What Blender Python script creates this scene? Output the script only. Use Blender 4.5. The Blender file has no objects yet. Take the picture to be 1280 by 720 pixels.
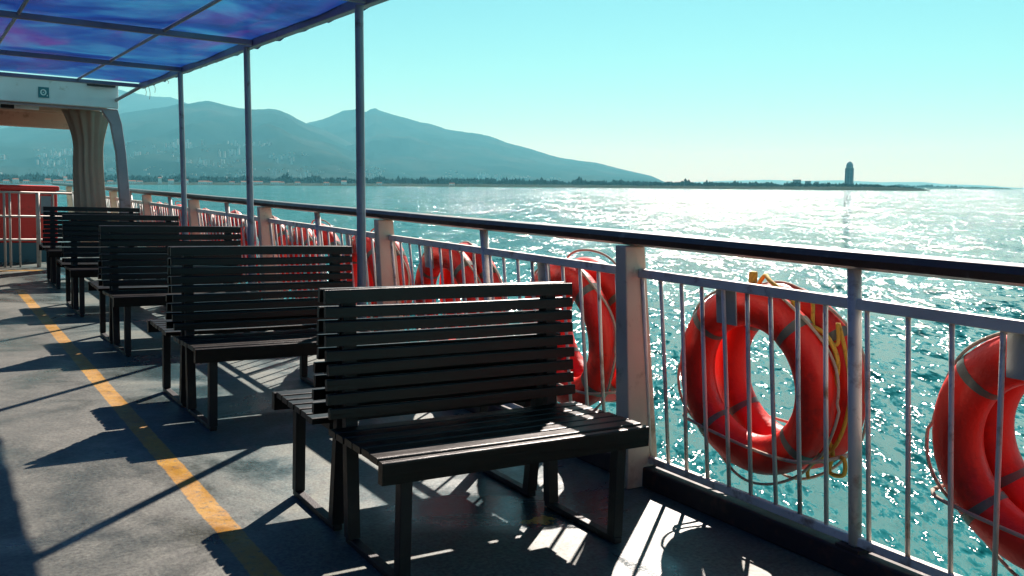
import bpy, bmesh, math, random
from mathutils import Vector, Matrix, noise
random.seed(7)
R = math.radians
scene = bpy.context.scene
C = scene.collection

# ------------------------------------------------------------------ frames
F = 1150.0
def nrm(v): return Vector(v).normalized()
# the deck's own axes as the camera sees them (x right, y down, z forward); the deck heels and trims slightly
dL = nrm((-745, -147, F))
dC = Vector((1787, -60, F)); dC = (dC - dL*dC.dot(dL)).normalized()
dU = dC.cross(dL)
EYE = 1.35
def cam2deck(v): return Vector((v.dot(dC), v.dot(dL), v.dot(dU)))
hz = Vector((-640, 226.9-360, F)).cross(Vector((640, 235.6-360, F))).normalized()
if hz.y > 0: hz = -hz
Wd = cam2deck(hz)                      # gravity's up, in deck axes
Yw = (Vector((0,1,0)) - Wd*Wd.y).normalized()
Xw = Yw.cross(Wd)
M3 = Matrix((Xw, Yw, Wd))              # deck -> world rotation
DECK = M3.to_4x4()
EYEW = M3 @ Vector((0,0,EYE))
WATER = -4.6

def pixdir(px, py):
    return (M3 @ cam2deck(Vector((px-640, py-360, F)))).normalized()
def bearing(px):
    d = pixdir(px, 231); return math.atan2(d.x, d.y)
def elev(px, py):
    d = pixdir(px, py); return math.tan(math.asin(d.z))

# ------------------------------------------------------------------ materials
def newmat(name):
    m = bpy.data.materials.new(name); m.use_nodes = True
    nt = m.node_tree; b = nt.nodes['Principled BSDF']
    return m, nt, b
def N(nt, typ, **kw):
    n = nt.nodes.new(typ)
    for k, v in kw.items(): setattr(n, k, v)
    return n
def ramp(nt, fac, stops):
    r = N(nt, 'ShaderNodeValToRGB'); e = r.color_ramp.elements
    while len(e) < len(stops): e.new(0.5)
    for i, (p, c) in enumerate(stops):
        e[i].position = p; e[i].color = (*c, 1) if len(c) == 3 else c
    nt.links.new(fac, r.inputs[0]); return r.outputs[0]
def noise_tex(nt, vec, scale, detail=4, rough=.55, dist=0):
    n = N(nt, 'ShaderNodeTexNoise'); n.inputs['Scale'].default_value = scale
    n.inputs['Detail'].default_value = detail; n.inputs['Roughness'].default_value = rough
    n.inputs['Distortion'].default_value = dist
    nt.links.new(vec, n.inputs['Vector']); return n.outputs['Fac']
def mixc(nt, fac, a, b, mode='MIX'):
    m = N(nt, 'ShaderNodeMix', data_type='RGBA', blend_type=mode)
    if isinstance(fac, (int, float)): m.inputs[0].default_value = fac
    else: nt.links.new(fac, m.inputs[0])
    for i, v in ((6, a), (7, b)):
        if isinstance(v, tuple): m.inputs[i].default_value = (*v, 1)
        else: nt.links.new(v, m.inputs[i])
    return m.outputs[2]
def mth(nt, op, a, b=None, c=None, clamp=False):
    m = N(nt, 'ShaderNodeMath', operation=op, use_clamp=clamp)
    for i, v in enumerate((a, b, c)):
        if v is None: continue
        if isinstance(v, (int, float)): m.inputs[i].default_value = v
        else: nt.links.new(v, m.inputs[i])
    return m.outputs[0]
def bump(nt, b, h, dist, strength=1.0):
    n = N(nt, 'ShaderNodeBump'); n.inputs['Distance'].default_value = dist
    n.inputs['Strength'].default_value = strength
    nt.links.new(h, n.inputs['Height']); nt.links.new(n.outputs[0], b.inputs['Normal'])
def coords(nt): return N(nt, 'ShaderNodeTexCoord').outputs['Object']
def worn(name, col, dirt, rough=.5, metal=0, scale=6, amount=.6, bmp=.001, coat=0, dirt2=None):
    m, nt, b = newmat(name); v = coords(nt)
    f = noise_tex(nt, v, scale, 6, .65)
    col_o = ramp(nt, f, [(max(0, .62-amount*.35), dirt), (min(1, .62-amount*.05), col)]) if amount else None
    f2 = noise_tex(nt, v, scale*.35, 3)
    tone = ramp(nt, f2, [(.3, tuple(c*.8 for c in col)), (.7, tuple(min(1, c*1.12) for c in col))])
    if col_o is not None:
        k = ramp(nt, f, [(.30, (1,1,1)), (.30+.25*amount, (0,0,0))])
        col_o = mixc(nt, k, tone, dirt)
    nt.links.new(col_o, b.inputs['Base Color'])
    rr = mth(nt, 'MULTIPLY_ADD', f, .35, rough-.15); nt.links.new(rr, b.inputs['Roughness'])
    b.inputs['Metallic'].default_value = metal
    if coat: b.inputs['Coat Weight'].default_value = coat; b.inputs['Coat Roughness'].default_value = .2
    bump(nt, b, noise_tex(nt, v, scale*8, 3), bmp)
    return m

M = {}
M['rail_white'] = worn('rail_white_paint', (.76,.70,.62), (.30,.17,.10), .42, scale=9, amount=.62)
M['post_white'] = worn('post_cream_paint', (.70,.57,.43), (.32,.20,.12), .4, scale=5, amount=.6)
M['plate_grey'] = worn('plate_grey_paint', (.32,.36,.36), (.15,.14,.12), .5, scale=8, amount=.5)
M['pole'] = worn('canopy_steel', (.32,.32,.34), (.14,.11,.10), .4, scale=8, amount=.5)
M['handrail'] = worn('dark_varnished_handrail', (.075,.034,.024), (.15,.10,.08), .42, scale=14, amount=.5, coat=.3)
M['kerb'] = worn('kerb_dark_red_paint', (.030,.018,.018), (.09,.03,.02), .6, scale=12, amount=.6)
M['bench_steel'] = worn('bench_black_steel', (.006,.0065,.008), (.02,.012,.01), .5, scale=18, amount=.4)
M['ring_red'] = worn('lifebuoy_red', (.74,.015,.005), (.36,.010,.006), .44, scale=5, amount=.5, bmp=.003)
M['ring_red_old'] = worn('lifebuoy_faded_red', (.70,.022,.009), (.34,.014,.010), .48, scale=4, amount=.6, bmp=.003)
M['band'] = worn('lifebuoy_reflective_band', (.13,.135,.11), (.10,.04,.03), .35, scale=14, amount=.5)
M['rope_white'] = worn('white_grab_line', (.42,.33,.26), (.2,.13,.1), .8, scale=30, amount=.6)
M['rope_yellow'] = worn('yellow_line', (.55,.30,.03), (.25,.12,.02), .75, scale=30, amount=.6)
M['rope_red'] = worn('red_line', (.5,.06,.10), (.25,.05,.07), .75, scale=30, amount=.5)
M['fascia'] = worn('fascia_white_paint', (.74,.76,.76), (.42,.38,.33), .4, scale=3, amount=.4)
M['soffit'] = worn('soffit_beige_paint', (.50,.38,.27), (.25,.18,.12), .6, scale=4, amount=.5)
M['curtain'] = worn('canvas_curtain', (.34,.27,.21), (.22,.17,.13), .9, scale=3, amount=.3)
M['mauve_post'] = worn('mauve_grey_paint', (.33,.29,.32), (.16,.12,.12), .45, scale=5, amount=.5)
M['locker_red'] = worn('locker_red_paint', (.62,.035,.03), (.35,.02,.02), .4, scale=3, amount=.4)
M['plinth_teal'] = worn('plinth_teal_paint', (.03,.13,.17), (.03,.06,.08), .5, scale=4, amount=.5)
M['guard'] = worn('guard_rail_paint', (.52,.44,.38), (.25,.17,.12), .45, scale=9, amount=.5)
M['black'] = worn('black_plastic', (.015,.016,.018), (.04,.04,.04), .5, scale=9, amount=.3)
M['sign_teal'] = worn('sign_teal', (.02,.16,.19), (.02,.1,.12), .4, scale=20, amount=.2)
M['sign_white'] = worn('sign_white', (.7,.75,.73), (.5,.5,.5), .4, scale=20, amount=.2)
M['hull'] = worn('hull_white', (.62,.63,.62), (.3,.2,.14), .4, scale=1.2, amount=.5)

# dark varnished bench timber
m, nt, b = newmat('bench_timber'); v = coords(nt)
mp = N(nt, 'ShaderNodeMapping'); mp.inputs['Scale'].default_value = (1.5, 22, 22); nt.links.new(v, mp.inputs[0])
g = noise_tex(nt, mp.outputs[0], 3, 6, .7)
nt.links.new(ramp(nt, g, [(.3, (.0025,.002,.002)), (.55, (.005,.003,.0025)), (.8, (.014,.007,.005))]), b.inputs['Base Color'])
nt.links.new(mth(nt, 'MULTIPLY_ADD', g, .35, .17), b.inputs['Roughness']); b.inputs['Specular IOR Level'].default_value = .28; b.inputs['Coat Weight'].default_value = .05; b.inputs['Coat Roughness'].default_value = .22
bump(nt, b, g, .0015); M['timber'] = m

# painted steel deck: grey walkway, sea-green worn paint under the benches, one yellow guide line
m, nt, b = newmat('deck_paint'); v = coords(nt)
sep = N(nt, 'ShaderNodeSeparateXYZ'); nt.links.new(v, sep.inputs[0]); X, Y = sep.outputs[0], sep.outputs[1]
n1 = noise_tex(nt, v, 1.1, 8, .65, .6); n2 = noise_tex(nt, v, 7, 6, .7); n3 = noise_tex(nt, v, 60, 3, .6)
n4 = noise_tex(nt, v, .55, 4, .6, .3)
grey = ramp(nt, n2, [(.25, (.038,.042,.035)), (.5, (.073,.078,.067)), (.75, (.115,.118,.100))])
teal = ramp(nt, n1, [(.30, (.018,.055,.072)), (.44, (.045,.088,.096)), (.58, (.090,.112,.092)), (.75, (.125,.122,.080))])
teal = mixc(nt, .5, teal, ramp(nt, n2, [(.3, (.5,.5,.5)), (.7, (1.2,1.2,1.2))]), 'MULTIPLY')
side = mth(nt, 'ADD', X, mth(nt, 'MULTIPLY_ADD', n1, .9, -.45))
k = ramp(nt, side, [(.95/2, (0,0,0)), (1.0, (1,1,1))])
mr = N(nt, 'ShaderNodeMapRange'); nt.links.new(side, mr.inputs[0]); mr.inputs[1].default_value = .85; mr.inputs[2].default_value = 1.35
base = mixc(nt, mr.outputs[0], grey, teal)
# wear: pale scuffs, dark spots, rust
base = mixc(nt, .75, base, ramp(nt, n3, [(.3, (.35,.34,.32)), (.7, (1.5,1.48,1.42))]), 'MULTIPLY')
base = mixc(nt, ramp(nt, n4, [(.52, (0,0,0)), (.72, (.25,.25,.25))]), base, (.135,.135,.115))
base = mixc(nt, ramp(nt, noise_tex(nt, v, 26, 5, .75), [(.57, (0,0,0)), (.66, (.75,.75,.75))]), base, (.028,.027,.025))
base = mixc(nt, ramp(nt, noise_tex(nt, v, 3.1, 7, .7, 1.0), [(.62, (0,0,0)), (.74, (.5,.5,.5))]), base, (.05,.037,.025))
# yellow line with broken edges
wob = mth(nt, 'MULTIPLY_ADD', n2, .03, -.015)
d = mth(nt, 'ABSOLUTE', mth(nt, 'ADD', mth(nt, 'SUBTRACT', X, .982), wob))
edge = mth(nt, 'SUBTRACT', .052, d)
edge = mth(nt, 'MULTIPLY', edge, 150, clamp=True)
far = mth(nt, 'MULTIPLY', mth(nt, 'SUBTRACT', 12.2, Y), 12, clamp=True)
wear = ramp(nt, noise_tex(nt, v, 34, 6, .8), [(.36, (.05,.05,.05)), (.47, (1,1,1))])
ln = mth(nt, 'MULTIPLY', mth(nt, 'MULTIPLY', edge, far), wear)
# the cross line at the end of the row
d2 = mth(nt, 'ABSOLUTE', mth(nt, 'ADD', mth(nt, 'SUBTRACT', Y, 14.55), wob))
e2 = mth(nt, 'MULTIPLY', mth(nt, 'SUBTRACT', .10, d2), 60, clamp=True)
e2 = mth(nt, 'MULTIPLY', mth(nt, 'MULTIPLY', e2, mth(nt, 'MULTIPLY', mth(nt, 'SUBTRACT', 1.5, X), 20, clamp=True)), wear)
ln = mth(nt, 'MAXIMUM', ln, e2)
yel = ramp(nt, n2, [(.3, (.22,.10,.012)), (.6, (.36,.19,.022)), (.8, (.40,.25,.05))])
base = mixc(nt, ln, base, yel)
# yellow paint spot beneath the first bench, sunlight painted into its colour
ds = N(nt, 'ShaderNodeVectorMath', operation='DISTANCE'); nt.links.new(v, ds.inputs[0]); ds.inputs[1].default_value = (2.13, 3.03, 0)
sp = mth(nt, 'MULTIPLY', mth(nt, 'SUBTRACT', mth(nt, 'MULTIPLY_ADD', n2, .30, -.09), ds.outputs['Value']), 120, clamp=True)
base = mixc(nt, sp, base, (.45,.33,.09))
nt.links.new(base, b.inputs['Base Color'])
nt.links.new(ramp(nt, n1, [(.36, (.20,)*3), (.50, (.50,)*3), (.7, (.72,)*3)]), b.inputs['Roughness'])
h = mth(nt, 'ADD', mth(nt, 'MULTIPLY', n2, .6), mth(nt, 'MULTIPLY', n3, .25)); h = mth(nt, 'ADD', h, mth(nt, 'MULTIPLY', n1, .8))
bump(nt, b, h, .004); M['deck'] = m

# blue translucent tarpaulin
m, nt, b = newmat('blue_tarpaulin'); v = coords(nt)
n1 = noise_tex(nt, v, .8, 4, .6, .8); n2 = noise_tex(nt, v, 5, 5, .6, .5)
mp = N(nt, 'ShaderNodeMapping'); mp.inputs['Scale'].default_value = (1.2, .35, 1); nt.links.new(v, mp.inputs[0])
n3 = noise_tex(nt, mp.outputs[0], 1.3, 3, .6, .5)
col = ramp(nt, n1, [(.34, (.004,.014,.13)), (.48, (.008,.055,.24)), (.62, (.025,.17,.36))])  # blue patches: stains, with fold shade put into the colour
col = mixc(nt, ramp(nt, n3, [(.56, (0,0,0)), (.72, (.7,.7,.7))]), col, (.10,.015,.20))  # purple patches: red reflections painted into the cloth colour
col = mixc(nt, ramp(nt, n2, [(.4, (0,0,0)), (.75, (.3,.3,.3))]), col, (.02,.03,.25))
nt.links.new(col, b.inputs['Base Color']); b.inputs['Roughness'].default_value = .28
tr = N(nt, 'ShaderNodeBsdfTranslucent'); nt.links.new(mixc(nt, .0, col, col), tr.inputs[0])
mx = N(nt, 'ShaderNodeMixShader'); mx.inputs[0].default_value = .46
nt.links.new(b.outputs[0], mx.inputs[1]); nt.links.new(tr.outputs[0], mx.inputs[2])
nt.links.new(mx.outputs[0], nt.nodes['Material Output'].inputs['Surface'])
bump(nt, b, noise_tex(nt, v, 3, 4), .01); M['tarp'] = m

# sea
m, nt, b = newmat('sea_water'); v = coords(nt)
b.inputs['Base Color'].default_value = (.006,.155,.150,1)
b.inputs['Roughness'].default_value = .09; b.inputs['IOR'].default_value = 1.27
mp0 = N(nt, 'ShaderNodeMapping'); mp0.inputs['Rotation'].default_value = (0,0,R(40)); nt.links.new(v, mp0.inputs[0])
mp = N(nt, 'ShaderNodeMapping'); mp.inputs['Scale'].default_value = (1, .36, 1); nt.links.new(mp0.outputs[0], mp.inputs[0]); mv = mp.outputs[0]
gust = mth(nt, 'ADD', ramp(nt, noise_tex(nt, mv, .03, 4, .65, .4), [(.35, (.84,)*3), (.65, (1.02,)*3)]), ramp(nt, noise_tex(nt, mv, .28, 3, .6, .2), [(.35, (0,)*3), (.65, (.22,)*3)]))
def slope(scale, amp, det, dist):
    n = N(nt, 'ShaderNodeTexNoise'); n.inputs['Scale'].default_value = scale; n.inputs['Detail'].default_value = det
    n.inputs['Roughness'].default_value = .6; n.inputs['Distortion'].default_value = dist; nt.links.new(mv, n.inputs['Vector'])
    a_ = N(nt, 'ShaderNodeVectorMath', operation='SUBTRACT'); nt.links.new(n.outputs['Color'], a_.inputs[0]); a_.inputs[1].default_value = (.5,.5,.5)
    c_ = N(nt, 'ShaderNodeVectorMath', operation='MULTIPLY'); nt.links.new(a_.outputs[0], c_.inputs[0]); c_.inputs[1].default_value = (amp, amp, 0)
    g_ = N(nt, 'ShaderNodeVectorMath', operation='SCALE'); nt.links.new(c_.outputs[0], g_.inputs[0]); nt.links.new(gust, g_.inputs[3])
    return g_.outputs[0]
def vadd(p, q):
    a_ = N(nt, 'ShaderNodeVectorMath', operation='ADD'); nt.links.new(p, a_.inputs[0])
    if isinstance(q, tuple): a_.inputs[1].default_value = q
    else: nt.links.new(q, a_.inputs[1])
    return a_.outputs[0]
sl_ = vadd(vadd(vadd(slope(.07, .7, 3, .3), slope(.35, 1.2, 2, .3)), slope(1.6, 1.85, 2, .5)), vadd(slope(6.0, 1.95, 3, .4), (0, 0, 1)))
nn = N(nt, 'ShaderNodeVectorMath', operation='NORMALIZE'); nt.links.new(sl_, nn.inputs[0]); nt.links.new(nn.outputs[0], b.inputs['Normal'])
patch = noise_tex(nt, v, .02, 4, .6, .5)
nt.links.new(ramp(nt, patch, [(.35, (.004,.092,.096)), (.65, (.010,.138,.136))]), b.inputs['Base Color'])
M['sea'] = m

def simple(name, stops, scale, rough=.9, detail=5):
    m, nt, b = newmat(name); v = coords(nt)
    nt.links.new(ramp(nt, noise_tex(nt, v, scale, detail, .65), stops), b.inputs['Base Color'])
    b.inputs['Roughness'].default_value = rough; b.inputs['Specular IOR Level'].default_value = .3 if rough < .7 else 0; return m
M['mountain'] = simple('mountain_scrub', [(.36, (.006,.012,.010)), (.52, (.014,.024,.018)), (.68, (.038,.040,.032))], .0016, detail=9)
M['coast'] = simple('coast_soil', [(.3, (.022,.032,.020)), (.7, (.05,.052,.036))], .02)
M['wood'] = simple('far_woodland', [(.3, (.010,.022,.016)), (.7, (.026,.042,.026))], .03)
M['farbuild'] = simple('far_walls', [(.3, (.24,.23,.22)), (.7, (.42,.40,.37))], .02)
M['house_wall'] = simple('house_wall', [(.3, (.62,.60,.56)), (.7, (.78,.76,.72))], .2)
M['house_roof'] = simple('house_roof', [(.3, (.25,.10,.06)), (.7, (.36,.16,.10))], .3)
M['glassy'] = simple('tower_glazing', [(.3, (.06,.12,.16)), (.7, (.10,.17,.21))], .05, .35)
M['tower_frame'] = simple('tower_frame', [(.3, (.20,.26,.30)), (.7, (.28,.33,.36))], .05, .6)

# ------------------------------------------------------------------ mesh helpers
def link(name, bm, mat, parent=None, smooth=False, bevel=0):
    me = bpy.data.meshes.new(name)
    bmesh.ops.recalc_face_normals(bm, faces=bm.faces)
    bm.to_mesh(me); bm.free()
    for mm in (mat if isinstance(mat, (list, tuple)) else [mat]): me.materials.append(mm)
    if smooth:
        for p in me.polygons: p.use_smooth = True
    o = bpy.data.objects.new(name, me); C.objects.link(o)
    if parent: o.parent = parent
    if bevel:
        md = o.modifiers.new('bevel', 'BEVEL'); md.width = bevel; md.segments = 2; md.limit_method = 'ANGLE'
    return o
def box(bm, x0, x1, y0, y1, z0, z1, mtx=None):
    vs = [Vector((x, y, z)) for x in (x0, x1) for y in (y0, y1) for z in (z0, z1)]
    if mtx: vs = [mtx @ p for p in vs]
    q = [bm.verts.new(p) for p in vs]
    for f in ((0,1,3,2),(4,6,7,5),(0,4,5,1),(2,3,7,6),(0,2,6,4),(1,5,7,3)): bm.faces.new([q[i] for i in f])
    return q
def tube(bm, pts, r, seg=10, closed=False, cap=True):
    pts = [Vector(p) for p in pts]; n = len(pts); rings = []
    up = Vector((0,0,1)); ref = None
    for i, p in enumerate(pts):
        a = pts[(i-1) % n] if (closed or i > 0) else p; c = pts[(i+1) % n] if (closed or i < n-1) else p
        t = (c-a).normalized()
        if ref is None:
            ref = up if abs(t.z) < .9 else Vector((1,0,0))
        u = (ref - t*ref.dot(t)).normalized(); w = t.cross(u); ref = u
        rr = r[i] if isinstance(r, (list, tuple)) else r
        rings.append([bm.verts.new(p + (u*math.cos(2*math.pi*k/seg) + w*math.sin(2*math.pi*k/seg))*rr) for k in range(seg)])
    m_ = n if closed else n-1
    for i in range(m_):
        A, B = rings[i], rings[(i+1) % n]
        for k in range(seg): bm.faces.new((A[k], A[(k+1)%seg], B[(k+1)%seg], B[k]))
    if cap and not closed: bm.faces.new(rings[0][::-1]); bm.faces.new(rings[-1])
def bmn(): return bmesh.new()
decktops = []
def thing(name, label, cat, loc=(0,0,0), group=None, rotz=0, deck=True):
    o = bpy.data.objects.new(name, None); C.objects.link(o)
    o.location = loc; o.rotation_euler = (0,0,rotz); o.empty_display_size = .1
    o['label'] = label; o['category'] = cat
    if group: o['group'] = group
    if deck: decktops.append(o)
    return o
def tag(o, label, cat, group=None, kind=None, deck=True):
    if label: o['label'] = label
    if cat: o['category'] = cat
    if group: o['group'] = group
    if kind: o['kind'] = kind
    if deck: decktops.append(o)
    return o
def copy_tree(o, parent=None):
    c = o.copy(); C.objects.link(c); c.parent = parent
    for ch in o.children: copy_tree(ch, c)
    return c

# ------------------------------------------------------------------ deck, kerb, hull
EDGE = 2.80
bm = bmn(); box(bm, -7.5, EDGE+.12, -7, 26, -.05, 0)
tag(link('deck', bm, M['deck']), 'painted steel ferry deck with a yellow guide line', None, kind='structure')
bm = bmn(); box(bm, EDGE, EDGE+.12, -7, 26, .0, .095)
tag(link('deck_kerb', bm, M['kerb'], bevel=.008), 'low dark kerb along the deck edge under the railing', None, kind='structure')
bm = bmn(); box(bm, -7.5, EDGE+.10, -7, 26, -5.6, -.054)
tag(link('ship_hull', bm, M['hull']), 'white side of the ferry below the deck', None, kind='structure')

# ------------------------------------------------------------------ railing (its bars lean inboard)
X0, LEAN = 2.862, -.118
def rp(y, z, off=0): return Vector((X0 + LEAN*z + off, y, z))
rail = thing('ship_railing', 'long white steel railing with a dark wooden handrail along the deck edge', 'railing', (X0, 3.2, 0))
def rl(name, bm, mat, **k):
    bm.transform(Matrix.Translation((-X0, -3.2, 0))); return link(name, bm, mat, rail, **k)
# handrail: flat-topped oval board
bm = bmn(); prof = [(-.065,1.135),(-.07,1.16),(-.055,1.183),(0,1.19),(.055,1.183),(.07,1.16),(.065,1.135),(.045,1.125),(-.045,1.125)]
ys = [-6 + i*.5 for i in range(61)]; prev = None
for y in ys:
    j = math.sin(y*2.3)*.0012
    r_ = [bm.verts.new(rp(y, z+j, x)) for x, z in prof]
    if prev:
        for i in range(len(prof)): bm.faces.new((prev[i], prev[(i+1)%len(prof)], r_[(i+1)%len(prof)], r_[i]))
    else: bm.faces.new(r_)
    prev = r_
bm.faces.new(prev[::-1]); rl('handrail', bm, M['handrail'])
for nm, z, rr in (('mid_rail', 1.0, .020), ('bottom_rail', .125, .017)):
    bm = bmn(); box(bm, -rr*.8, rr*.8, -6, 24, -rr, rr, Matrix.Translation(rp(0, z))); rl(nm, bm, M['rail_white'], bevel=.004)
wide = [-7.3+2.62*i for i in range(0)] + [.57, 3.20, 5.83, 8.44, 11.05, 13.66, 16.27, 18.9, 21.5, -2.06, -4.7]
thin = [w + s for w in [.57,3.20,5.83,8.44,11.05,13.66,16.27,18.9] for s in (1.33,)] + [-.75, -3.4]
thin = [2.03 if abs(t-1.9) < .05 else t for t in thin]
for y in wide:
    bm = bmn()
    vs = []
    for z, hw, x_in, x_out in ((0, .052, -.15, .045), (.35, .046, -.12, .04), (1.122, .036, -.085, .03)):
        c = rp(y, z); vs.append([bm.verts.new(c + Vector((a, b_, 0))) for a, b_ in ((x_in,-hw),(x_out,-hw),(x_out,hw),(x_in,hw))])
    for A_, B_ in zip(vs, vs[1:]):
        for i in range(4): bm.faces.new((A_[i], A_[(i+1)%4], B_[(i+1)%4], B_[i]))
    bm.faces.new(vs[0][::-1]); bm.faces.new(vs[-1]); rl('wide_post', bm, M['post_white'], bevel=.006)
for y in thin:
    bm = bmn(); tube(bm, [rp(y, .0), rp(y, 1.125)], .024, 12); rl('post', bm, M['rail_white'], smooth=True)
    bm = bmn(); box(bm, -.05, .05, -.05, .05, 0, .012, Matrix.Translation(rp(y, .0945)));
    rl('post_foot', bm, M['kerb'])
posts = sorted(wide+thin); nb = 0; rest = bmn()
for a, c in zip(posts, posts[1:]):
    n = 9; 
    for i in range(1, n+1):
        y = a + (c-a)*i/(n+.35) if True else 0
        if y < -.2: continue
        tgt = bmn() if (nb < 99 and y < 15) else rest
        j = random.uniform(-.006, .006)
        tube(tgt, [rp(y+j, .137), rp(y, .55, random.uniform(-.003,.003)), rp(y-j, .984)], .0088, 8)
        if tgt is not rest: rl('bar', tgt, M['rail_white'], smooth=True); nb += 1
o = rl('bar', rest, M['rail_white'], smooth=True); o['kind'] = 'stuff'
# hanger plates behind the mid rail
ring_y = [2.62 + 1.315*i for i in range(-2, 10)]; ring_y[1] = 1.40
for y in ring_y:
    bm = bmn(); box(bm, .024, .032, -.055, .055, -.17, .012, Matrix.Translation(rp(y+.05, 1.0)))
    bmesh.ops.rotate(bm, verts=bm.verts, cent=rp(y+.05, 1.0), matrix=Matrix.Rotation(math.atan(LEAN), 3, 'Y'))
    rl('hanger_plate', bm, M['plate_grey'], bevel=.002)
    bm = bmn(); tube(bm, [rp(y+.05, .93, .03), rp(y+.05, .93, .26), rp(y+.05, 1.0, .29)], .008, 8); rl('hook', bm, M['rail_white'], smooth=True)

# ------------------------------------------------------------------ lifebuoys, two hung on each hanger
RM, RT = .315, .083
def torus(bm, R_, r_, nu=56, nv=20, flat=1.0):
    g = [[bm.verts.new((r_*flat*math.sin(2*math.pi*b_/nv), (R_+r_*math.cos(2*math.pi*b_/nv))*math.cos(2*math.pi*a/nu), (R_+r_*math.cos(2*math.pi*b_/nv))*math.sin(2*math.pi*a/nu))) for b_ in range(nv)] for a in range(nu)]
    for a in range(nu):
        for b_ in range(nv): bm.faces.new((g[a][b_], g[(a+1)%nu][b_], g[(a+1)%nu][(b_+1)%nv], g[a][(b_+1)%nv]))
def make_buoy(kind):
    t = thing('lifebuoy', 'x', 'lifebuoy', (0,0,0))
    bm = bmn(); torus(bm, RM, RT, flat=.82); link('ring', bm, M['ring_red' if kind == 0 else 'ring_red_old'], t, smooth=True)
    for k in range(4):
        a0 = math.pi/4 + k*math.pi/2 + (.12 if kind else -.05)
        bm = bmn(); nv = 20; g = []
        for i in range(7):
            a = a0 + (i-3)*.017
            g.append([bm.verts.new(((RT+.002)*.82*math.sin(2*math.pi*b_/nv), (RM+(RT+.002)*math.cos(2*math.pi*b_/nv))*math.cos(a), (RM+(RT+.002)*math.cos(2*math.pi*b_/nv))*math.sin(a))) for b_ in range(nv)])
        for A_, B_ in zip(g, g[1:]):
            for b_ in range(nv): bm.faces.new((A_[b_], A_[(b_+1)%nv], B_[(b_+1)%nv], B_[b_]))
        link('reflective_band', bm, M['band'], t, smooth=True)
    pts = []
    for i in range(96):   # grab line: held at the bands, slack between them
        a = 2*math.pi*i/96 + math.pi/4
        s = abs(math.sin((a-math.pi/4)*2))
        sag = .006*s + (.014*s if math.sin(a) < 0 else 0)
        rr = RM + RT + .008 + sag
        pts.append((.02*math.sin(a*5+kind), rr*math.cos(a), rr*math.sin(a) - .012*s))
    bm = bmn(); tube(bm, pts, .0062, 6, closed=True); link('grab_line', bm, M['rope_white'], t, smooth=True)
    return t
protoA, protoB = make_buoy(0), make_buoy(1)
where = {2:'nearest one left of the thin post closest to the camera', 1:'rightmost of all, cut by the right edge of the picture'}
names = ['', 'right beside the frame edge', 'between the nearest two tapered posts', 'just past the tapered post at the end of the nearest bench', 'behind the top right corner of the nearest bench',
  'just past the tapered post behind the second bench', 'behind the second bench top','seen past the first canopy pole','behind the third bench','seen between the two far canopy poles','behind the fourth bench','farthest along the rail']
usedA = usedB = False
for i, y in enumerate(ring_y):
    if i == 0: continue
    for q, proto in ((0, protoA), (1, protoB)):
        first = (q == 0 and not usedA) or (q == 1 and not usedB)
        o = proto if first else copy_tree(proto)
        if not first: decktops.append(o)
        if q == 0: usedA = True
        else: usedB = True
        zc = .600 + (.018 if q else 0) + random.uniform(-.012,.012)
        o.location = rp(y + (.0 if q == 0 else -.035) + random.uniform(-.015,.015), zc, .118 + q*.158)
        tilt = math.atan(LEAN) + random.uniform(-.02,.02)
        o.rotation_euler = (random.choice((0, math.pi/2, math.pi)) if i > 2 else 0, tilt, random.uniform(-.05,.05))
        o['category'] = 'lifebuoy'; o['group'] = 'red lifebuoys hung in pairs outside the railing'
        o['_i'] = i; o['_q'] = q
rings = [o for o in decktops if o.name.startswith('lifebuoy')]
desc = {1:'of the pair cut by the right edge of the picture', 2:'of the nearest whole pair, left of the thin post', 3:'of the pair just left of the nearest tapered post',
        4:'of the pair above the right half of the nearest bench back', 5:'of the pair left of the tapered post above the nearest bench', 6:'of the pair between the nearest canopy pole and second bench',
        7:'of the pair right of the middle canopy pole', 8:'of the pair left of the middle canopy pole', 9:'of the pair right of the farthest canopy pole',
        10:'of the second farthest pair, above the fourth bench', 11:'of the farthest pair along the railing'}
for o in rings:
    i, q = o['_i'], o['_q']; del o['_i']; del o['_q']
    o['label'] = ('inner red lifebuoy ' if q == 0 else 'outer faded lifebuoy ') + desc[i]

# lines across the rings (lashing that keeps each pair to the rail)
for i, y in enumerate(ring_y[1:5]):
    bm = bmn(); 
    pts = [rp(y+.39, .375, .10), rp(y+.33, .37, .043), rp(y+.15, .345, .040), rp(y-.1, .325, .038), rp(y-.30, .335, .045), rp(y-.385, .36, .18), rp(y-.30, .37, .36), rp(y+.2, .38, .38), rp(y+.37, .38, .3), rp(y+.39, .38, .18), rp(y+.39, .375, .10)]
    sm = []
    for k in range(len(pts)-1):
        p0, p1, p2, p3 = pts[max(0,k-1)], pts[k], pts[k+1], pts[min(len(pts)-1,k+2)]
        for s in range(6):
            t = s/6; sm.append(.5*((2*p1)+(p2-p0)*t+(2*p0-5*p1+4*p2-p3)*t*t+(3*p1-p0-3*p2+p3)*t*t*t))
    tube(bm, sm, .0075, 6)
    o = link('lashing_rope', bm, M['rope_white'], smooth=True)
    tag(o, 'thin pale rope lashed across the lifebuoys ' + ['at the right edge of the picture','of the nearest whole pair','beside the nearest tapered post','above the nearest bench'][i], 'rope', 'ropes holding the lifebuoys')
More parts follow.
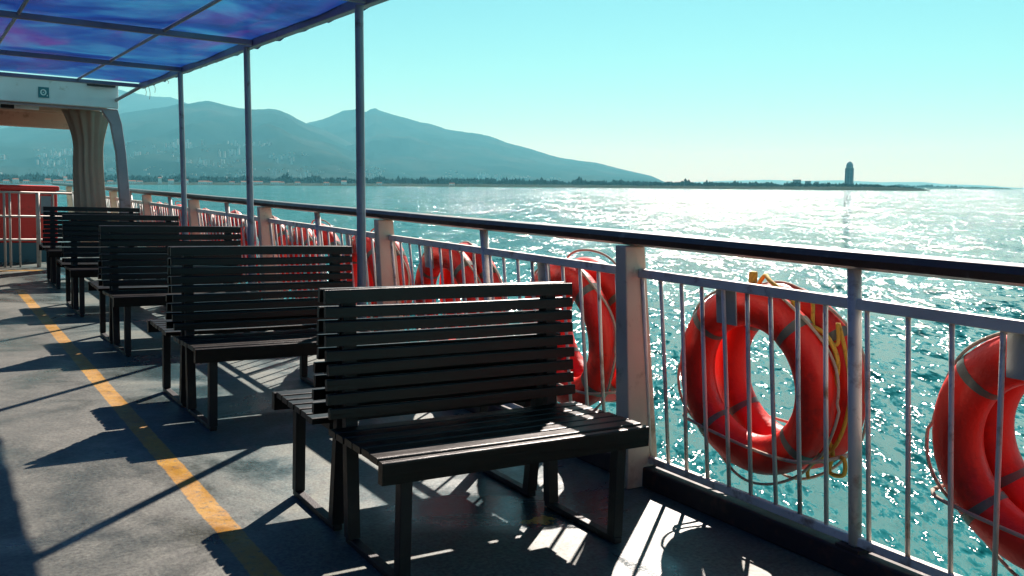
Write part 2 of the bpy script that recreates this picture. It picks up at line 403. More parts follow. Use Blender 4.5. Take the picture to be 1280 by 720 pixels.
# yellow heaving line tangled on the nearest pair
y = ring_y[2]
def spl(pts, n=7):
    sm = []; pts = [Vector(p) for p in pts]
    for k in range(len(pts)-1):
        p0, p1, p2, p3 = pts[max(0,k-1)], pts[k], pts[k+1], pts[min(len(pts)-1,k+2)]
        for s in range(n):
            t = s/n; sm.append(.5*((2*p1)+(p2-p0)*t+(2*p0-5*p1+4*p2-p3)*t*t+(3*p1-p0-3*p2+p3)*t*t*t))
    return sm + [pts[-1]]
def onring(a, extra=.0, xo=.27, c=None):   # a: angle on the ring seen from inboard, 0 = towards the camera side (−Y), 90 = up
    rr = RM + extra
    return rp((c if c is not None else y) - rr*math.cos(R(a)), .61 + rr*math.sin(R(a)), xo)
bm = bmn()
tube(bm, spl([onring(96,.03,.17), onring(90,.11,.2), onring(80,.10,.16), onring(62,.08,.15), onring(48,.05,.145), onring(35,.09,.165), onring(20,.095,.17), onring(4,.06,.16), onring(-12,.02,.145), onring(-24,.05,.15), onring(-36,.10,.2), onring(-48,.14,.22), onring(-40,.19,.2), onring(-32,.16,.18), onring(-40,.11,.19)]), .009, 7)
tube(bm, spl([onring(70,.07,.3), onring(55,.10,.21), onring(40,.05,.17), onring(28,.10,.19), onring(38,.13,.22), onring(15,.11,.2), onring(-5,.10,.2), onring(-30,.10,.19), onring(-55,.09,.19), onring(-60,.13,.19)]), .008, 7)
tag(link('heaving_line', bm, M['rope_yellow'], smooth=True), 'yellow rope tangled over the right side of the nearest whole pair of lifebuoys', 'rope')
bm = bmn(); a = onring(92,.10,.15)
box(bm, -.012,.012,-.016,.016,-.02,.03, Matrix.Translation(a)); 
tag(link('rescue_light', bm, M['rope_yellow'], bevel=.006), 'small yellow lamp standing on top of the nearest whole pair of lifebuoys', 'lamp')
bm = bmn(); 
def pos(y_, z, off): return rp(y_, z, off)
yb = ring_y[1]
tube(bm, spl([pos(yb+.06,.97,.1), pos(yb+.04,1.03,.11), pos(yb-.01,1.075,.12), pos(yb-.09,1.09,.14), pos(yb-.17,1.05,.15), pos(yb-.2,.98,.14)]), .007, 6)
tag(link('red_cord', bm, M['rope_red'], smooth=True), 'thin crimson cord looping over the lifebuoys at the right edge', 'cord')

# ------------------------------------------------------------------ benches
def make_bench():
    t = thing('double_bench', 'x', 'bench', (0,0,0))
    HL, ZT, ZS = .555, .965, .455
    def slat(bm, x0, x1, c, w, th, ang=0, sag=0):
        mt = Matrix.Translation(c) @ Matrix.Rotation(ang, 4, 'X')
        n = 5; q_ = .0075; prof = [(-w/2,-th/2)] + [(-w/2+q_*(1-math.cos(a_*math.pi/8)), th/2-q_*(1-math.sin(a_*math.pi/8))) for a_ in range(5)] + [(w/2-q_*(1-math.cos(a_*math.pi/8)), th/2-q_*(1-math.sin(a_*math.pi/8))) for a_ in range(4,-1,-1)] + [(w/2,-th/2)]; prev = None; L_ = len(prof)
        for i in range(n+1):
            s = i/n; x = x0+(x1-x0)*s; dz = -sag*math.sin(math.pi*s)
            q = [bm.verts.new(mt @ Vector((x, a, b_+dz))) for a, b_ in prof]
            if prev:
                for k in range(L_): bm.faces.new((prev[k], prev[(k+1)%L_], q[(k+1)%L_], q[k]))
            else: bm.faces.new(q)
            prev = q
        bm.faces.new(prev[::-1])
    for s in (-1, 1):
        # seat: slats along the bench, heavy front board
        bm = bmn()
        for k in range(6):
            yy = s*(.115 + k*.078); slat(bm, -HL+random.uniform(-.004,.004), HL+random.uniform(-.004,.004), Vector((0, yy, ZS-.011 + .002*k)), .066, .024, 0, .002)
        slat(bm, -HL-.004, HL+.004, Vector((0, s*.562, ZS-.032)), .034, .076, 0, .001)
        link('seat', bm, M['timber'], t)
        # backrest
        bm = bmn(); lean = s*R(5.5)
        for k in range(9):
            z = ZT - .027 - k*.0535 - (.002 if k else 0) - (.0085 if (s > 0 and k) else 0); h = random.uniform(.0400,.0440) if k else .052
            yy = s*(.030 + (ZT-z)*math.tan(abs(lean)))
            mt_x = random.uniform(-.006,.006)
            slat(bm, -HL+mt_x, HL+mt_x, Vector((0, yy, z)), .022, h, lean*(1), random.uniform(-.004,.005))
        link('backrest', bm, M['timber'], t)
    for sx in (-1, 1):
        x = sx*.455
        for s in (-1, 1):
            bm = bmn(); box(bm, x-.022, x+.022, s*.525-.022, s*.525+.022, .026, ZS-.026); link('leg', bm, M['bench_steel'], t, bevel=.003)
            bm = bmn()  # back upright: one leg from floor to the top rail, standing in front of the slats
            v0 = [(x-.024, s*.085-.022, .026), (x+.024, s*.085-.022, .026), (x+.024, s*.085+.022, .026), (x-.024, s*.085+.022, .026)]
            v1 = [(x-.024, s*.046-.018, ZS), (x+.024, s*.046-.018, ZS), (x+.024, s*.046+.018, ZS), (x-.024, s*.046+.018, ZS)]
            v2 = [(x-.026, s*.010-.008, ZT-.02), (x+.026, s*.010-.008, ZT-.02), (x+.026, s*.010+.008, ZT-.02), (x-.026, s*.010+.008, ZT-.02)]
            q = [[bm.verts.new(p) for p in vv] for vv in (v0, v1, v2)]
            for A_, B_ in zip(q, q[1:]):
                for i in range(4): bm.faces.new((A_[i], A_[(i+1)%4], B_[(i+1)%4], B_[i]))
            bm.faces.new(q[0][::-1]); bm.faces.new(q[-1]); link('back_upright', bm, M['bench_steel'], t)
            bm = bmn(); box(bm, x-.018, x+.018, min(s*.06, s*.55), max(s*.06, s*.55), .002, .026); link('floor_bar', bm, M['bench_steel'], t, bevel=.003)
            bm = bmn(); box(bm, x-.018, x+.018, min(s*.121, s*.50), max(s*.121, s*.50), ZS-.062, ZS-.0255); link('seat_bearer', bm, M['bench_steel'], t)
    return t
bl = ['nearest black slatted double bench, its seat catching the sun', 'second black slatted double bench, just behind the nearest one', 'third black slatted double bench from the camera, in the middle of the row',
      'fourth black slatted double bench, second from the far end of the row', 'farthest black slatted double bench, in front of the red locker']
bpos = [(1.805,3.21,-.015), (1.765,5.50,.01), (1.765,7.90,.01), (1.77,10.15,-.01), (1.85,12.6,-.01)]
proto = make_bench()
for i, (x, y_, rz) in enumerate(bpos):
    o = proto if i == 0 else copy_tree(proto)
    if i: decktops.append(o)
    o.location = (x, y_, 0.001); o.rotation_euler = (0,0,rz)
    o['label'] = bl[i]; o['category'] = 'bench'; o['group'] = 'double benches in a row along the railing'

# ------------------------------------------------------------------ canopy
cy0, cy1, cz, cx1, cx0 = -6.0, 12.45, 2.50, 2.41, -4.3  # canopy carried back out of view to block sky fill
can = thing('deck_canopy', 'blue tarpaulin canopy stretched over a grey steel frame on thin poles', 'canopy', (cx1, 5.46, 0))
def cn(name, bm, mat, **k):
    bm.transform(Matrix.Translation((-cx1, -5.46, 0))); return link(name, bm, mat, can, **k)
bm = bmn(); ribs = [-6.0, -3.7, -1.6, .8, 3.1, 5.46, 7.78, 10.22, 12.45]
nx, ny = 84, 200; g = []
for j in range(ny+1):
    y_ = cy0 + (cy1-cy0)*j/ny
    k = max(i for i in range(len(ribs)) if ribs[i] <= y_+1e-6); k = min(k, len(ribs)-2)
    u = (y_-ribs[k])/(ribs[k+1]-ribs[k]); row = []
    for i in range(nx+1):
        x = cx0 + (cx1+.02-cx0)*i/nx
        q = ((x-.68) % 1.05)/1.05
        sag = .05*math.sin(math.pi*u)*(.5+.5*math.sin(math.pi*q))
        wr = .012*noise.noise(Vector((x*2.2+y_*.7, y_*1.1, 3))) + .008*noise.noise(Vector((x*6+y_*3, y_*4, 8)))
        row.append(bm.verts.new((x, y_, cz + .040 - sag*.6*(u*(1-u)*4)**.3 + wr*max(0,math.sin(math.pi*u))**.4*1.6)))
    g.append(row)
for j in range(ny):
    for i in range(nx): bm.faces.new((g[j][i], g[j][i+1], g[j+1][i+1], g[j+1][i]))
cn('tarpaulin', bm, M['tarp'], smooth=True)
bm = bmn(); box(bm, cx1-.028, cx1+.028, cy0, cy1, cz-.03, cz+.035); cn('edge_beam', bm, M['pole'], bevel=.004)
bm = bmn(); prev = None        # scalloped hem laced to the beam
hem = []
for j in range(161):
    y_ = cy0 + (cy1-cy0)*j/160; hem.append((bm.verts.new((cx1+.034, y_, cz+.055)), bm.verts.new((cx1+.036+.006*math.sin(y_*9), y_, cz-.022 + .010*math.sin(y_*11) + .006*math.sin(y_*31)))))
for a, c in zip(hem, hem[1:]): bm.faces.new((a[0], a[1], c[1], c[0]))
o = cn('hem', bm, M['tarp']); md = o.modifiers.new('s', 'SOLIDIFY'); md.thickness = .004
for y_ in ribs:
    bm = bmn(); box(bm, cx0, cx1-.03, y_-.022, y_+.022, cz-.022, cz+.024); cn('cross_rib', bm, M['pole'], bevel=.006)
for x in (1.68, .66, -.5, -1.7, -2.9):
    bm = bmn(); tube(bm, [(x, cy0, cz+.016), (x, cy1, cz+.016)], .014, 8); cn('purlin', bm, M['pole'], smooth=True)
for i, y_ in enumerate((5.46, 7.80, 10.12, .55, -3.0)):
    bm = bmn(); tube(bm, [(cx1, y_, 0), (cx1-.055, y_+.04, cz-.031)], [.030, .027], 14)
    tube(bm, [(cx1, y_, .001), (cx1, y_, .012)], .07, 14); cn('pole', bm, M['pole'], smooth=False)
    for p in can.children[-1].data.polygons: p.use_smooth = len(p.vertices) == 4
for y_ in (-3, .55, 5.46, 7.8, 10.12, 12.4):
    bm = bmn(); tube(bm, [(cx0, y_, 0), (cx0, y_, cz-.02)], .03, 12); cn('pole', bm, M['pole'], smooth=True)
bm = bmn(); tube(bm, [(cx1-.01, cy1-.02, cz-.01), (cx1-.03, 14.0, 2.42)], .022, 8); cn('brace', bm, M['pole'], smooth=True)
bm = bmn()
for (y_, l) in ((11.9,.10),(12.2,.16),(11.2,.05),(12.42,.1)):
    tube(bm, spl([(cx1+.04, y_, cz-.02), (cx1+.05, y_-.03, cz-.02-l*.5), (cx1+.035, y_-.07, cz-.02-l)]), .003, 5)
cn('loose_lacing', bm, M['black'])

# ------------------------------------------------------------------ deckhouse at the far end of the row
dh = thing('deckhouse', 'white deckhouse roof with beige soffit over the open passage at the far left', 'deckhouse', (2.41, 14.0, 0))
def dn(name, bm, mat, **k):
    bm.transform(Matrix.Translation((-2.41, -14.0, 0))); return link(name, bm, mat, dh, **k)
bm = bmn(); box(bm, -6.5, 2.41, 14.0, 14.06, 2.305, 2.625); dn('fascia', bm, M['fascia'], bevel=.012)
bm = bmn(); box(bm, -6.5, 2.44, 13.975, 14.09, 2.628, 2.656); dn('drip_edge', bm, M['pole'])
bm = bmn(); box(bm, -6.5, 2.40, 14.063, 17.6, 2.42, 2.58); dn('roof', bm, M['soffit'])
bm = bmn(); box(bm, -6.5, 2.30, 17.3, 17.5, 2.13, 2.417); dn('rear_beam', bm, M['soffit'], bevel=.02)
for y_ in (14.55, 15.2, 15.85, 16.5):
    bm = bmn(); box(bm, -6.5, 2.35, y_, y_+.07, 2.33, 2.417); dn('ceiling_rib', bm, M['soffit'])
bm = bmn(); box(bm, -6.5, 2.38, 14.075, 14.16, 2.27, 2.30); dn('curtain_track', bm, M['mauve_post'])
def sweep(pts, bm):   # pts: (centre, halfx, halfy)
    q = []
    for c, hx, hy in pts:
        c = Vector(c); q.append([bm.verts.new(c + Vector((a*hx, b_*hy, 0))) for a, b_ in ((-1,-1),(1,-1),(1,1),(-1,1))])
    for A_, B_ in zip(q, q[1:]):
        for i in range(4): bm.faces.new((A_[i], A_[(i+1)%4], B_[(i+1)%4], B_[i]))
    bm.faces.new(q[0][::-1]); bm.faces.new(q[-1])
bm = bmn(); sweep([((2.52,14.12,0),.075,.06), ((2.50,14.12,1.0),.07,.06), ((2.45,14.12,1.7),.065,.06), ((2.39,14.12,2.1),.075,.06), ((2.30,14.12,2.30),.11,.06)], bm); dn('corner_post', bm, M['mauve_post'], bevel=.01)
bm = bmn(); sweep([((2.46,17.35,0),.10,.09), ((2.46,17.35,1.1),.10,.09), ((2.50,17.35,1.7),.12,.09), ((2.50,17.35,2.12),.2,.09)], bm); dn('rear_post', bm, M['soffit'], bevel=.01)
bm = bmn(); tube(bm, [(.9,14.9,2.30),(1.5,14.9,2.30)], .035, 10); tube(bm, [(1.0,14.9,2.30),(1.0,14.9,2.41)], .012, 6); tube(bm, [(1.4,14.9,2.30),(1.4,14.9,2.41)], .012, 6); dn('tube_light', bm, M['fascia'], smooth=True)
bm = bmn(); box(bm, 1.0, 1.16, 14.5, 14.66, 2.24, 2.32); dn('junction_box', bm, M['black'], bevel=.01)
bm = bmn(); box(bm, 2.0, 2.36, 13.91, 13.972, 2.585, 2.62)
tag(link('flood_lamp', bm, M['black'], bevel=.008), 'slim black lamp lying on the right end of the white fascia', 'lamp')
# gathered canvas curtain beside the post
bm = bmn(); rows = []; nz = 26; na = 72
for k in range(nz+1):
    z = .55 + (2.31-.55)*k/nz; s = (z-.55)/1.76
    w = .175 + .03*(1-s) + .13*max(0, (s-.68)/.32)**1.6; cxx = 2.17 + .02*math.sin(z*3) - .05*max(0, (s-.68)/.32)**1.6
    dpt = .13; row = []
    for i in range(na):
        a = 2*math.pi*i/na; f_ = 1 + .13*math.sin(a*13+z*.5) + .05*math.sin(a*29+1)
        row.append(bm.verts.new((cxx + w*math.cos(a)*f_, 15.0 + dpt*math.sin(a)*f_, z)))
    rows.append(row)
for A_, B_ in zip(rows, rows[1:]):
    for i in range(na): bm.faces.new((A_[i], A_[(i+1)%na], B_[(i+1)%na], B_[i]))
bm.faces.new(rows[0][::-1]); bm.faces.new(rows[-1])
tag(link('canvas_curtain', bm, M['curtain'], smooth=True), 'brown canvas curtain gathered in folds beside the far corner post', 'curtain')
# small round-emblem sign on the fascia
sg = thing('safety_sign', 'small teal square sign with a white ring symbol on the white fascia', 'sign', (1.47, 13.998, 2.45))
bm = bmn(); box(bm, -.065, .065, -.012, 0, -.07, .07); link('panel', bm, M['sign_teal'], sg)
bm = bmn(); tube(bm, [(.030*math.cos(a*math.pi/12)-.004, -.0135, .034*math.sin(a*math.pi/12)) for a in range(24)], .008, 6, closed=True)
tube(bm, [(-.004,-.0135,-.006),(-.004,-.0135,.006)], .007, 6)
tube(bm, [(.035,-.0135,-.045),(.045,-.0135,-.045),(.045,-.0135,-.030)], .005, 6)
link('symbol', bm, M['sign_white'], sg)

# red locker on its teal plinth
lk = thing('storage_locker', 'long red steel locker on a teal plinth at the far left', 'locker', (.6, 16.3, 0))
bm = bmn(); box(bm, -3.2, 1.24, -.35, .35, .30, 1.10); link('body', bm, M['locker_red'], lk, bevel=.02)
bm = bmn(); box(bm, -3.22, 1.27, -.38, .38, 1.103, 1.18); link('lid', bm, M['locker_red'], lk, bevel=.02)
bm = bmn(); box(bm, -3.2, 1.12, -.33, .33, 0, .297); link('plinth', bm, M['plinth_teal'], lk)
# guard rail in front of the locker
gr = thing('guard_rail', 'low cream tube guard rail standing in front of the red locker', 'railing', (1.1, 15.1, 0))
def gl(name, pts, r): 
    bm = bmn(); tube(bm, pts, r, 8); return link(name, bm, M['guard'], gr, smooth=True)
for z in (1.085, .74, .40): gl('rail', [(-2.6,0,z),(.84,0,z)], .016)
for x in (-.05, .02, .14, -.5, -1.1, -1.7, -2.3): gl('upright', [(x,0,.0),(x,0,1.09)], .016 if x < .1 else .013)
gl('upright', [(.38,-.05,.0),(.38,-.03,1.09)], .030)
gl('upright', spl([(.58,0,1.085),(.58,0,.6),(.585,0,.34),(.62,0,.265),(.72,0,.26),(.95,0,.26)]), .016)
bm = bmn(); box(bm, .42, .56, -.012, .0, .78, 1.04); link('notice_plate', bm, M['plate_grey'], gr)

bm = bmn(); box(bm, -4.6, -4.45, -6.2, 13.9, .002, 2.9)  # unseen side wall, added to block sky fill from the left
tag(link('added_side_wall', bm, M['mauve_post']), 'unseen added wall on the far side of the walkway, blocking sky light', None, kind='structure')
bm = bmn(); box(bm, -4.449, 2.25, -1.9, -1.8, .002, 2.44)  # unseen dark wall, added to cut light on the bench backs
tag(link('added_rear_wall', bm, M['plinth_teal']), 'unseen dark wall added behind the camera, blocking light from behind', None, kind='structure')
# ------------------------------------------------------------------ put everything on the heeled deck
bpy.context.view_layer.update()
for o in decktops:
    o.matrix_world = DECK @ o.matrix_basis

# ------------------------------------------------------------------ sea
bm = bmn(); RS = 30000; rings_ = [0, 40, 200, 1000, 5000, RS]; seg = 64; c0 = bm.verts.new((0,0,0)); prev = None
for r_ in rings_[1:]:
    q = [bm.verts.new((r_*math.cos(2*math.pi*k/seg), r_*math.sin(2*math.pi*k/seg), 0)) for k in range(seg)]
    for k in range(seg):
        if prev is None: bm.faces.new((c0, q[k], q[(k+1)%seg]))
        else: bm.faces.new((prev[k], q[k], q[(k+1)%seg], prev[(k+1)%seg]))
    prev = q
for f in bm.faces:
    if f.normal.z < 0: f.normal_flip()
o = link('sea', bm, M['sea']); o.location = (0,0,WATER); tag(o, 'choppy turquoise sea glittering under the sun', None, kind='structure', deck=False)

# ------------------------------------------------------------------ mountains
def lerp(tab, x):
    if x <= tab[0][0]: return tab[0][1]
    for (a, b_), (c, d_) in zip(tab, tab[1:]):
        if x <= c: return b_ + (d_-b_)*(x-a)/(c-a)
    return tab[-1][1]
def mountain(name, label, prof, dist, front, seed, nu=260, nr=44):
    """prof: ridge points (bearing by picture column, height by elevation at the ridge's distance)"""
    bm = bmn(); x0, x1 = prof[0][0], prof[-1][0]; g = []
    for i in range(nu+1):
        px = x0 + (x1-x0)*i/nu; py = lerp(prof, px)
        th = bearing(px); H = max(0, dist*elev(px, py) + EYEW.z - WATER)
        row = []
        for j in range(nr+1):
            s = j/nr; r_ = front + (dist-front)*s*1.0 if s <= .7 else None
            u = s/.7
            if u <= 1: r_ = front + (dist-front)*u; e = u**1.25*(1 - .0*u)
            else: r_ = dist + (s-.7)/.3*dist*.35; e = 1 - ((s-.7)/.3)**1.3
            p = Vector((math.sin(th)*r_/900, math.cos(th)*r_/900, seed))
            n = noise.fractal(p, .9, 2.1, 6)
            rid = 1-abs(noise.noise(Vector((p.x*1.4, p.y*1.4, seed+5))))*2
            amp = math.sin(math.pi*min(1, u))**.7 if u < 1 else .3
            z = H*e*(1 + .12*n*amp) + H*.09*amp*(rid-.5) - (8 if e < .02 else 0)
            z += H*.006*noise.noise(Vector((th*260, r_/300, seed)))
            row.append(bm.verts.new((math.sin(th)*r_, math.cos(th)*r_, WATER + z - 1)))
        g.append(row)
    for i in range(nu):
        for j in range(nr): bm.faces.new((g[i][j], g[i+1][j], g[i+1][j+1], g[i][j+1]))
    o = link(name, bm, M['mountain'], smooth=True)
    return tag(o, label, None, kind='structure', deck=False)
mountain('mountain', 'hazy rear mountain at the far left', [(-420,150),(-250,118),(-120,96),(0,100),(60,104),(120,108),(165,113),(188,117),(215,121),(250,133),(300,150),(380,175),(440,200),(470,229)], 13500, 9500, 1.3)
mountain('mountain', 'left green grey mountain ridge', [(-420,200),(-250,185),(-80,168),(0,160),(90,150),(160,140),(225,128),(245,128),(262,126.2),(276,129),(293,133),(318,134.5),(342,134.5),(352,136.5),(363,141),(374,147.5),(385,153),(405,160),(430,173),(450,184),(480,199),(520,213),(560,222),(590,229)], 9500, 4200, 4.7)
mountain('mountain', 'central twin peaked mountain sloping down to the right', [(250,215),(320,180),(360,162),(388,152),(405,148),(420,142),(436,137),(447,134.5),(453,137.5),(458,137.5),(464,133.5),(470,132.5),(478,136),(490,139.5),(507,144),(525,150.5),(542,154),(559,159.5),(580,163.5),(600,167.5),(620,173),(640,179.5),(662,186),(686,192.5),(706,197.5),(727,201),(744,203),(760,207),(773,210),(790,214),(814,219.5),(828,226),(840,231)], 11500, 6200, 9.1)
mountain('far_hills', 'faint low hills along the horizon on the right', [(760,231),(800,226.5),(850,228),(900,226),(960,224.5),(1000,226),(1050,225),(1100,227.5),(1150,227),(1180,230),(1230,231.5),(1260,234),(1300,235.6)], 26000, 20000, 12.0, nr=16)

# ------------------------------------------------------------------ low coast with its woods and houses
def wpt(px, r_, z=0):
    th = bearing(px); return Vector((math.sin(th)*r_, math.cos(th)*r_, WATER + z))
def coast(name, label, cols, nu=200):
    bm = bmn(); g = []
    for i in range(nu+1):
        px = cols[0][0] + (cols[-1][0]-cols[0][0])*i/nu
        r0 = lerp([(c[0], c[1]) for c in cols], px)*(1+.006*math.sin(px*.13)+.004*math.sin(px*.51)); hgt = lerp([(c[0], c[2]) for c in cols], px); dep = lerp([(c[0], c[3]) for c in cols], px)
        g.append([bm.verts.new(wpt(px, r0+dep*s, z)) for s, z in ((0,-.5),(.008,1.2),(.05,1.2+hgt*.35),(.2,hgt),(.5,hgt*1.1),(1,hgt*.6),(1.02,-1))])
    for a, c in zip(g, g[1:]):
        for j in range(len(a)-1): bm.faces.new((a[j], c[j], c[j+1], a[j+1]))
    tag(link(name, bm, M['coast'], smooth=True), label, None, kind='structure', deck=False)
main = [(-420,3100,6,1500),(0,2900,7,1500),(200,2700,8,1500),(480,2600,8,1500),(700,2500,8,1300),(850,2300,7,900),(1000,2100,7,600),(1080,2050,8,400),(1120,2030,7,250),(1145,2020,4,120),(1163,2010,1,50)]
coast('coast', 'low wooded shore across the bay', main)
far = [(1100,6000,8,800),(1160,5900,10,800),(1210,5800,8,600),(1250,5700,5,300),(1266,5650,1,120)]
coast('coast', 'thin far spit at the right of the horizon', far, 80)
def wood(name, label, cols, n, hs, dens=None, sd=3):
    rnd = random.Random(sd); bm = bmn()
    for _ in range(n):
        px = rnd.uniform(cols[0][0]+1, cols[-1][0]-3)
        r0 = lerp([(c[0], c[1]) for c in cols], px); dep = lerp([(c[0], c[3]) for c in cols], px); hg = lerp([(c[0], c[2]) for c in cols], px)
        s = rnd.uniform(.06, .75); r_ = r0 + dep*s
        H = lerp(hs, px)*rnd.uniform(.55, 1.0) * (.8+.4*noise.noise(Vector((px*.06, 2, sd)))+ .25*noise.noise(Vector((px*.3, 7, sd))))
        if rnd.random() < .05: H *= 1.35
        base = wpt(px, r_, hg*.8)
        k = 4 if H > 4 else 2; wdt = H*rnd.uniform(.3, .6)
        tall = rnd.random() < .2
        for b_ in range(k):
            cen = base + Vector((rnd.uniform(-.4,.4)*wdt, rnd.uniform(-.4,.4)*wdt, H*(.35 + .5*b_/k)))
            rx = wdt*rnd.uniform(.4,.65)*(1-.45*b_/k)*(.5 if tall else 1); rz = H*.28
            top = bm.verts.new(cen+Vector((0,0,rz))); bot = bm.verts.new(cen-Vector((0,0,rz*1.2)))
            ring = [bm.verts.new(cen + Vector((rx*math.cos(q*1.2566+b_)*rnd.uniform(.75,1.2), rx*math.sin(q*1.2566+b_)*rnd.uniform(.75,1.2), rz*rnd.uniform(-.35,.35)))) for q in range(5)]
            for q in range(5): bm.faces.new((ring[q], ring[(q+1)%5], top)); bm.faces.new((ring[(q+1)%5], ring[q], bot))
    o = link(name, bm, M['wood']); tag(o, label, 'woodland', kind='stuff', deck=False)
wood('woodland', 'dark band of trees along the low shore across the bay', main, 7000, [(-420,34),(0,30),(200,28),(480,26),(620,27),(700,20),(850,17),(1000,13),(1090,9),(1130,6),(1163,2)])
wood('woodland', 'sparse trees on the thin far spit at the right', far, 500, [(1100,22),(1160,20),(1200,14),(1266,6)], sd=11)
# town on the lower slopes: too many and too faint to count
rnd = random.Random(21); bm = bmn()
for _ in range(1700):
    px = rnd.uniform(-300, 480) if rnd.random() < .85 else rnd.uniform(480, 700)
    r_ = rnd.uniform(4400, 6600); u = (r_-4200)/5300
    H = max(0, 9500*elev(px, lerp([(-300,190),(0,160),(225,130),(342,134),(385,153),(450,184),(520,213),(700,222)], px)))
    if px > 480: r_ = rnd.uniform(6300, 7300); u = (r_-6200)/5300; H = 11500*elev(px, lerp([(480,136),(600,167),(700,195)], px))
    if noise.noise(Vector((px*.02, r_*.002, 5))) < -.05: continue
    z = H*u**1.25*1.02 + 6; w = rnd.uniform(6, 13); hh = rnd.uniform(5, 12)
    p = wpt(px, r_, z); box(bm, -w/2, w/2, -w/2, w/2, -30, hh, Matrix.Translation(p) @ Matrix.Rotation(rnd.uniform(0,3), 4, 'Z'))
tag(link('hillside_town', bm, M['farbuild']), 'pale haze of town buildings on the lower mountain slopes', 'town', kind='stuff', deck=False)
# waterfront houses
hp = [(8,'low'),(20,'mid'),(33,'low'),(60,'mid'),(74,'wide'),(82,'tall'),(90,'wide'),(138,'low'),(150,'mid'),(163,'wide'),(175,'low'),(200,'tall'),(214,'mid'),(232,'mid'),(255,'wide'),(262,'low'),(290,'low'),(308,'wide'),(322,'wide'),(345,'wide'),(352,'low'),(372,'low'),(408,'low'),(430,'mid'),(474,'low'),(565,'low')]
dims = {'low':(16,8,6),'mid':(16,10,10),'wide':(30,10,7),'tall':(10,10,16)}
word = {'low':'low white waterfront house','mid':'two storey white waterfront house','wide':'long white waterfront building','tall':'narrow tall white waterfront block'}
near = []
for i, (px, k) in enumerate(hp):
    w, dd, hh = dims[k]; r_ = lerp([(c[0], c[1]) for c in main], px)*1.012 + 12
    side = 'behind the far left passage' if px < 95 else 'between the curtain and the far canopy pole' if px < 225 else 'between the far and middle canopy poles' if px < 310 else 'between the middle and near canopy poles' if px < 450 else 'right of the near canopy pole'
    o_ = ['first','second','third','fourth','fifth','sixth','seventh','eighth','ninth'][sum(1 for s in near if s == side)]; near.append(side)
    t = thing('waterfront_house', '%s, %s from left %s' % (word[k], o_, side), 'house', tuple(wpt(px, r_, 2.5)), 'houses on the far shore', rotz=-bearing(px), deck=False)
    bm = bmn(); box(bm, -w/2, w/2, 0, dd, -2, hh); link('wall', bm, M['house_wall'], t)
    bm = bmn(); vs = [bm.verts.new(p) for p in ((-w/2-.4,-.6,hh+.01),(w/2+.4,-.6,hh+.01),(w/2+.4,dd+.6,hh+.01),(-w/2-.4,dd+.6,hh+.01),(-w/2+1,dd/2,hh+2.6),(w/2-1,dd/2,hh+2.6))]
    for f in ((0,1,2,3),(0,1,5,4),(2,3,4,5),(1,2,5),(3,0,4)): bm.faces.new([vs[q] for q in f])
    link('roof', bm, M['house_roof'], t)
    for q in range(int(w//5)):
        bm = bmn(); xx = -w/2 + 2 + q*5; box(bm, xx, xx+2.2, -.06, -.01, 1, 3.2); link('window', bm, M['glassy'], t)
# dome topped tower
r_ = 2350; px = 1061; H = (elev(px, 201.5))*r_ + EYEW.z - WATER
tw = thing('tower', 'tall slim tower with a domed top standing on the far shore', 'tower', tuple(wpt(px, r_, 5)), deck=False)
h0 = H - 5; w = 9.2
bm = bmn(); seg = 16
tube(bm, [(0,0,-4),(0,0,h0*.74)], w, 24); link('shaft', bm, M['glassy'], tw)
bm = bmn()
for k in range(14):
    z = h0*.74*(k+.6)/14; tube(bm, [(0,0,z),(0,0,z+.7)], w+.3, 24)
for a in range(8): tube(bm, [(math.cos(a*math.pi/4)*(w+.2), math.sin(a*math.pi/4)*(w+.2), 0), (math.cos(a*math.pi/4)*(w+.2), math.sin(a*math.pi/4)*(w+.2), h0*.74)], .7, 6)
link('ribs', bm, M['tower_frame'], tw)
bm = bmn(); tube(bm, [(0,0,h0*.7401),(0,0,h0*.80),(0,0,h0*.86),(0,0,h0*.91),(0,0,h0*.955),(0,0,h0*.985),(0,0,h0)], [w*.86,w*.86,w*.84,w*.72,w*.5,w*.25,w*.05], 20); link('dome', bm, M['tower_frame'], tw)
# a few low blocks near the tower
for i, (px, w, hh, lb) in enumerate([(1010,14,20,'grey block left of the tower, nearer it than its neighbour'),(996,20,24,'grey block farther left of the tower, above the trees'),(1021,10,18,'narrow grey block just left of the tower')]):
    t = thing('shore_building', lb, 'building', tuple(wpt(px, 2450, 4)), 'blocks beside the tower', rotz=-bearing(px), deck=False)
    bm = bmn(); box(bm, -w/2, w/2, 0, 10, -2, hh*.8); link('wall', bm, M['tower_frame'], t)
    bm = bmn(); box(bm, -w/2-.6, w/2+.6, -.6, 10.6, hh*.8+.01, hh*.8+1.2); link('roof', bm, M['tower_frame'], t)

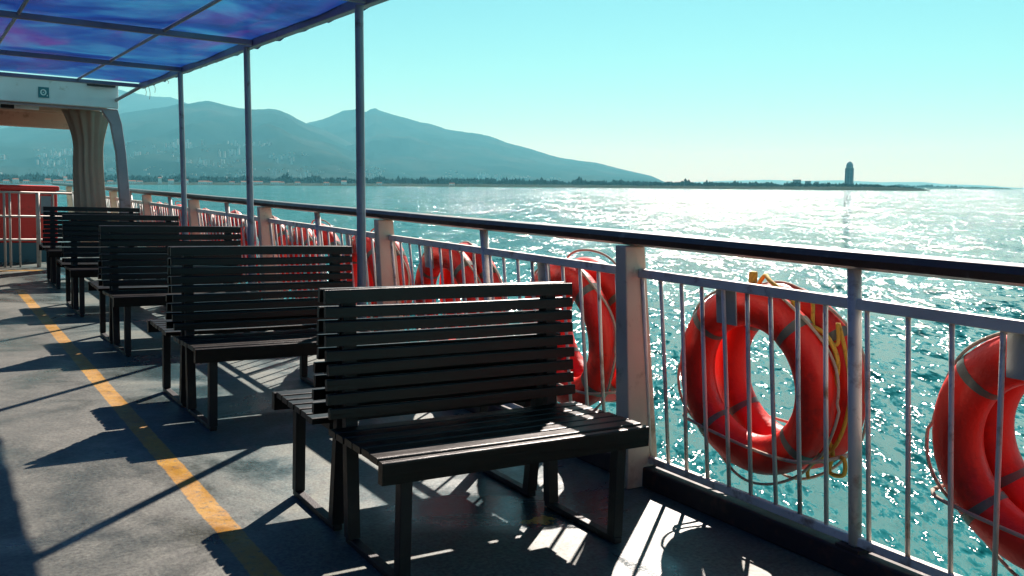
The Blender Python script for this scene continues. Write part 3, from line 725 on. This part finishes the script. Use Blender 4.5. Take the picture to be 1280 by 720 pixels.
# ------------------------------------------------------------------ haze
bm = bmn(); box(bm, -31000, 31000, -31000, 31000, WATER-1.0, 1500)
m = bpy.data.materials.new('haze_air'); m.use_nodes = True; nt = m.node_tree; nt.nodes.clear()
out = N(nt, 'ShaderNodeOutputMaterial'); pv = N(nt, 'ShaderNodeVolumePrincipled')
pv.inputs['Color'].default_value = (.20,.78,1.0,1); pv.inputs['Absorption Color'].default_value = (1,1,1,1); pv.inputs['Density'].default_value = 7.4e-5; pv.inputs['Anisotropy'].default_value = .0
nt.links.new(pv.outputs[0], out.inputs['Volume'])
HAZE = True
if HAZE:
    o = link('haze', bm, m); tag(o, 'thin sea haze over the bay', None, kind='stuff', deck=False)
    o['category'] = 'haze'

# ------------------------------------------------------------------ light
sd = M3 @ Vector((.705, .682, .822)).normalized()       # towards the sun
SUN_EL = math.asin(sd.z); SUN_AZ = math.atan2(sd.x, sd.y)
w = bpy.data.worlds.new('World'); scene.world = w; w.use_nodes = True; nt = w.node_tree
bg = nt.nodes['Background']; sky = N(nt, 'ShaderNodeTexSky', sky_type='NISHITA')
sky.sun_disc = False; sky.sun_elevation = SUN_EL; sky.sun_rotation = SUN_AZ; sky.altitude = 0; sky.air_density = 1.0; sky.dust_density = .15; sky.ozone_density = 1.6
nt.links.new(mixc(nt, 1.0, sky.outputs[0], (.52,1.09,.92), 'MULTIPLY'), bg.inputs[0]); bg.inputs[1].default_value = .045
sl = bpy.data.lights.new('sun', 'SUN'); sl.energy = 5.0; sl.angle = R(.5); sl.color = (1,.965,.90)
so = bpy.data.objects.new('sun', sl); C.objects.link(so); so.rotation_euler = (-sd).to_track_quat('-Z', 'Y').to_euler()

# ------------------------------------------------------------------ camera
cd = bpy.data.cameras.new('camera'); cam = bpy.data.objects.new('camera', cd); C.objects.link(cam); scene.camera = cam
cd.sensor_width = 36; cd.lens = F/1280*36; cd.clip_start = .05; cd.clip_end = 90000
rx = M3 @ cam2deck(Vector((1,0,0))); ry = M3 @ cam2deck(Vector((0,-1,0))); rz = M3 @ cam2deck(Vector((0,0,-1)))
mw = Matrix((rx, ry, rz)).transposed().to_4x4(); mw.translation = EYEW; cam.matrix_world = mw
scene.render.engine = 'CYCLES'
scene.cycles.volume_bounces = 0; scene.cycles.max_bounces = 6; scene.cycles.sample_clamp_indirect = 4
scene.view_settings.view_transform = 'Standard'; scene.view_settings.look = 'None'; scene.view_settings.gamma = 1; scene.view_settings.exposure = 1.27
scene.render.resolution_x = 1024; scene.render.resolution_y = 576
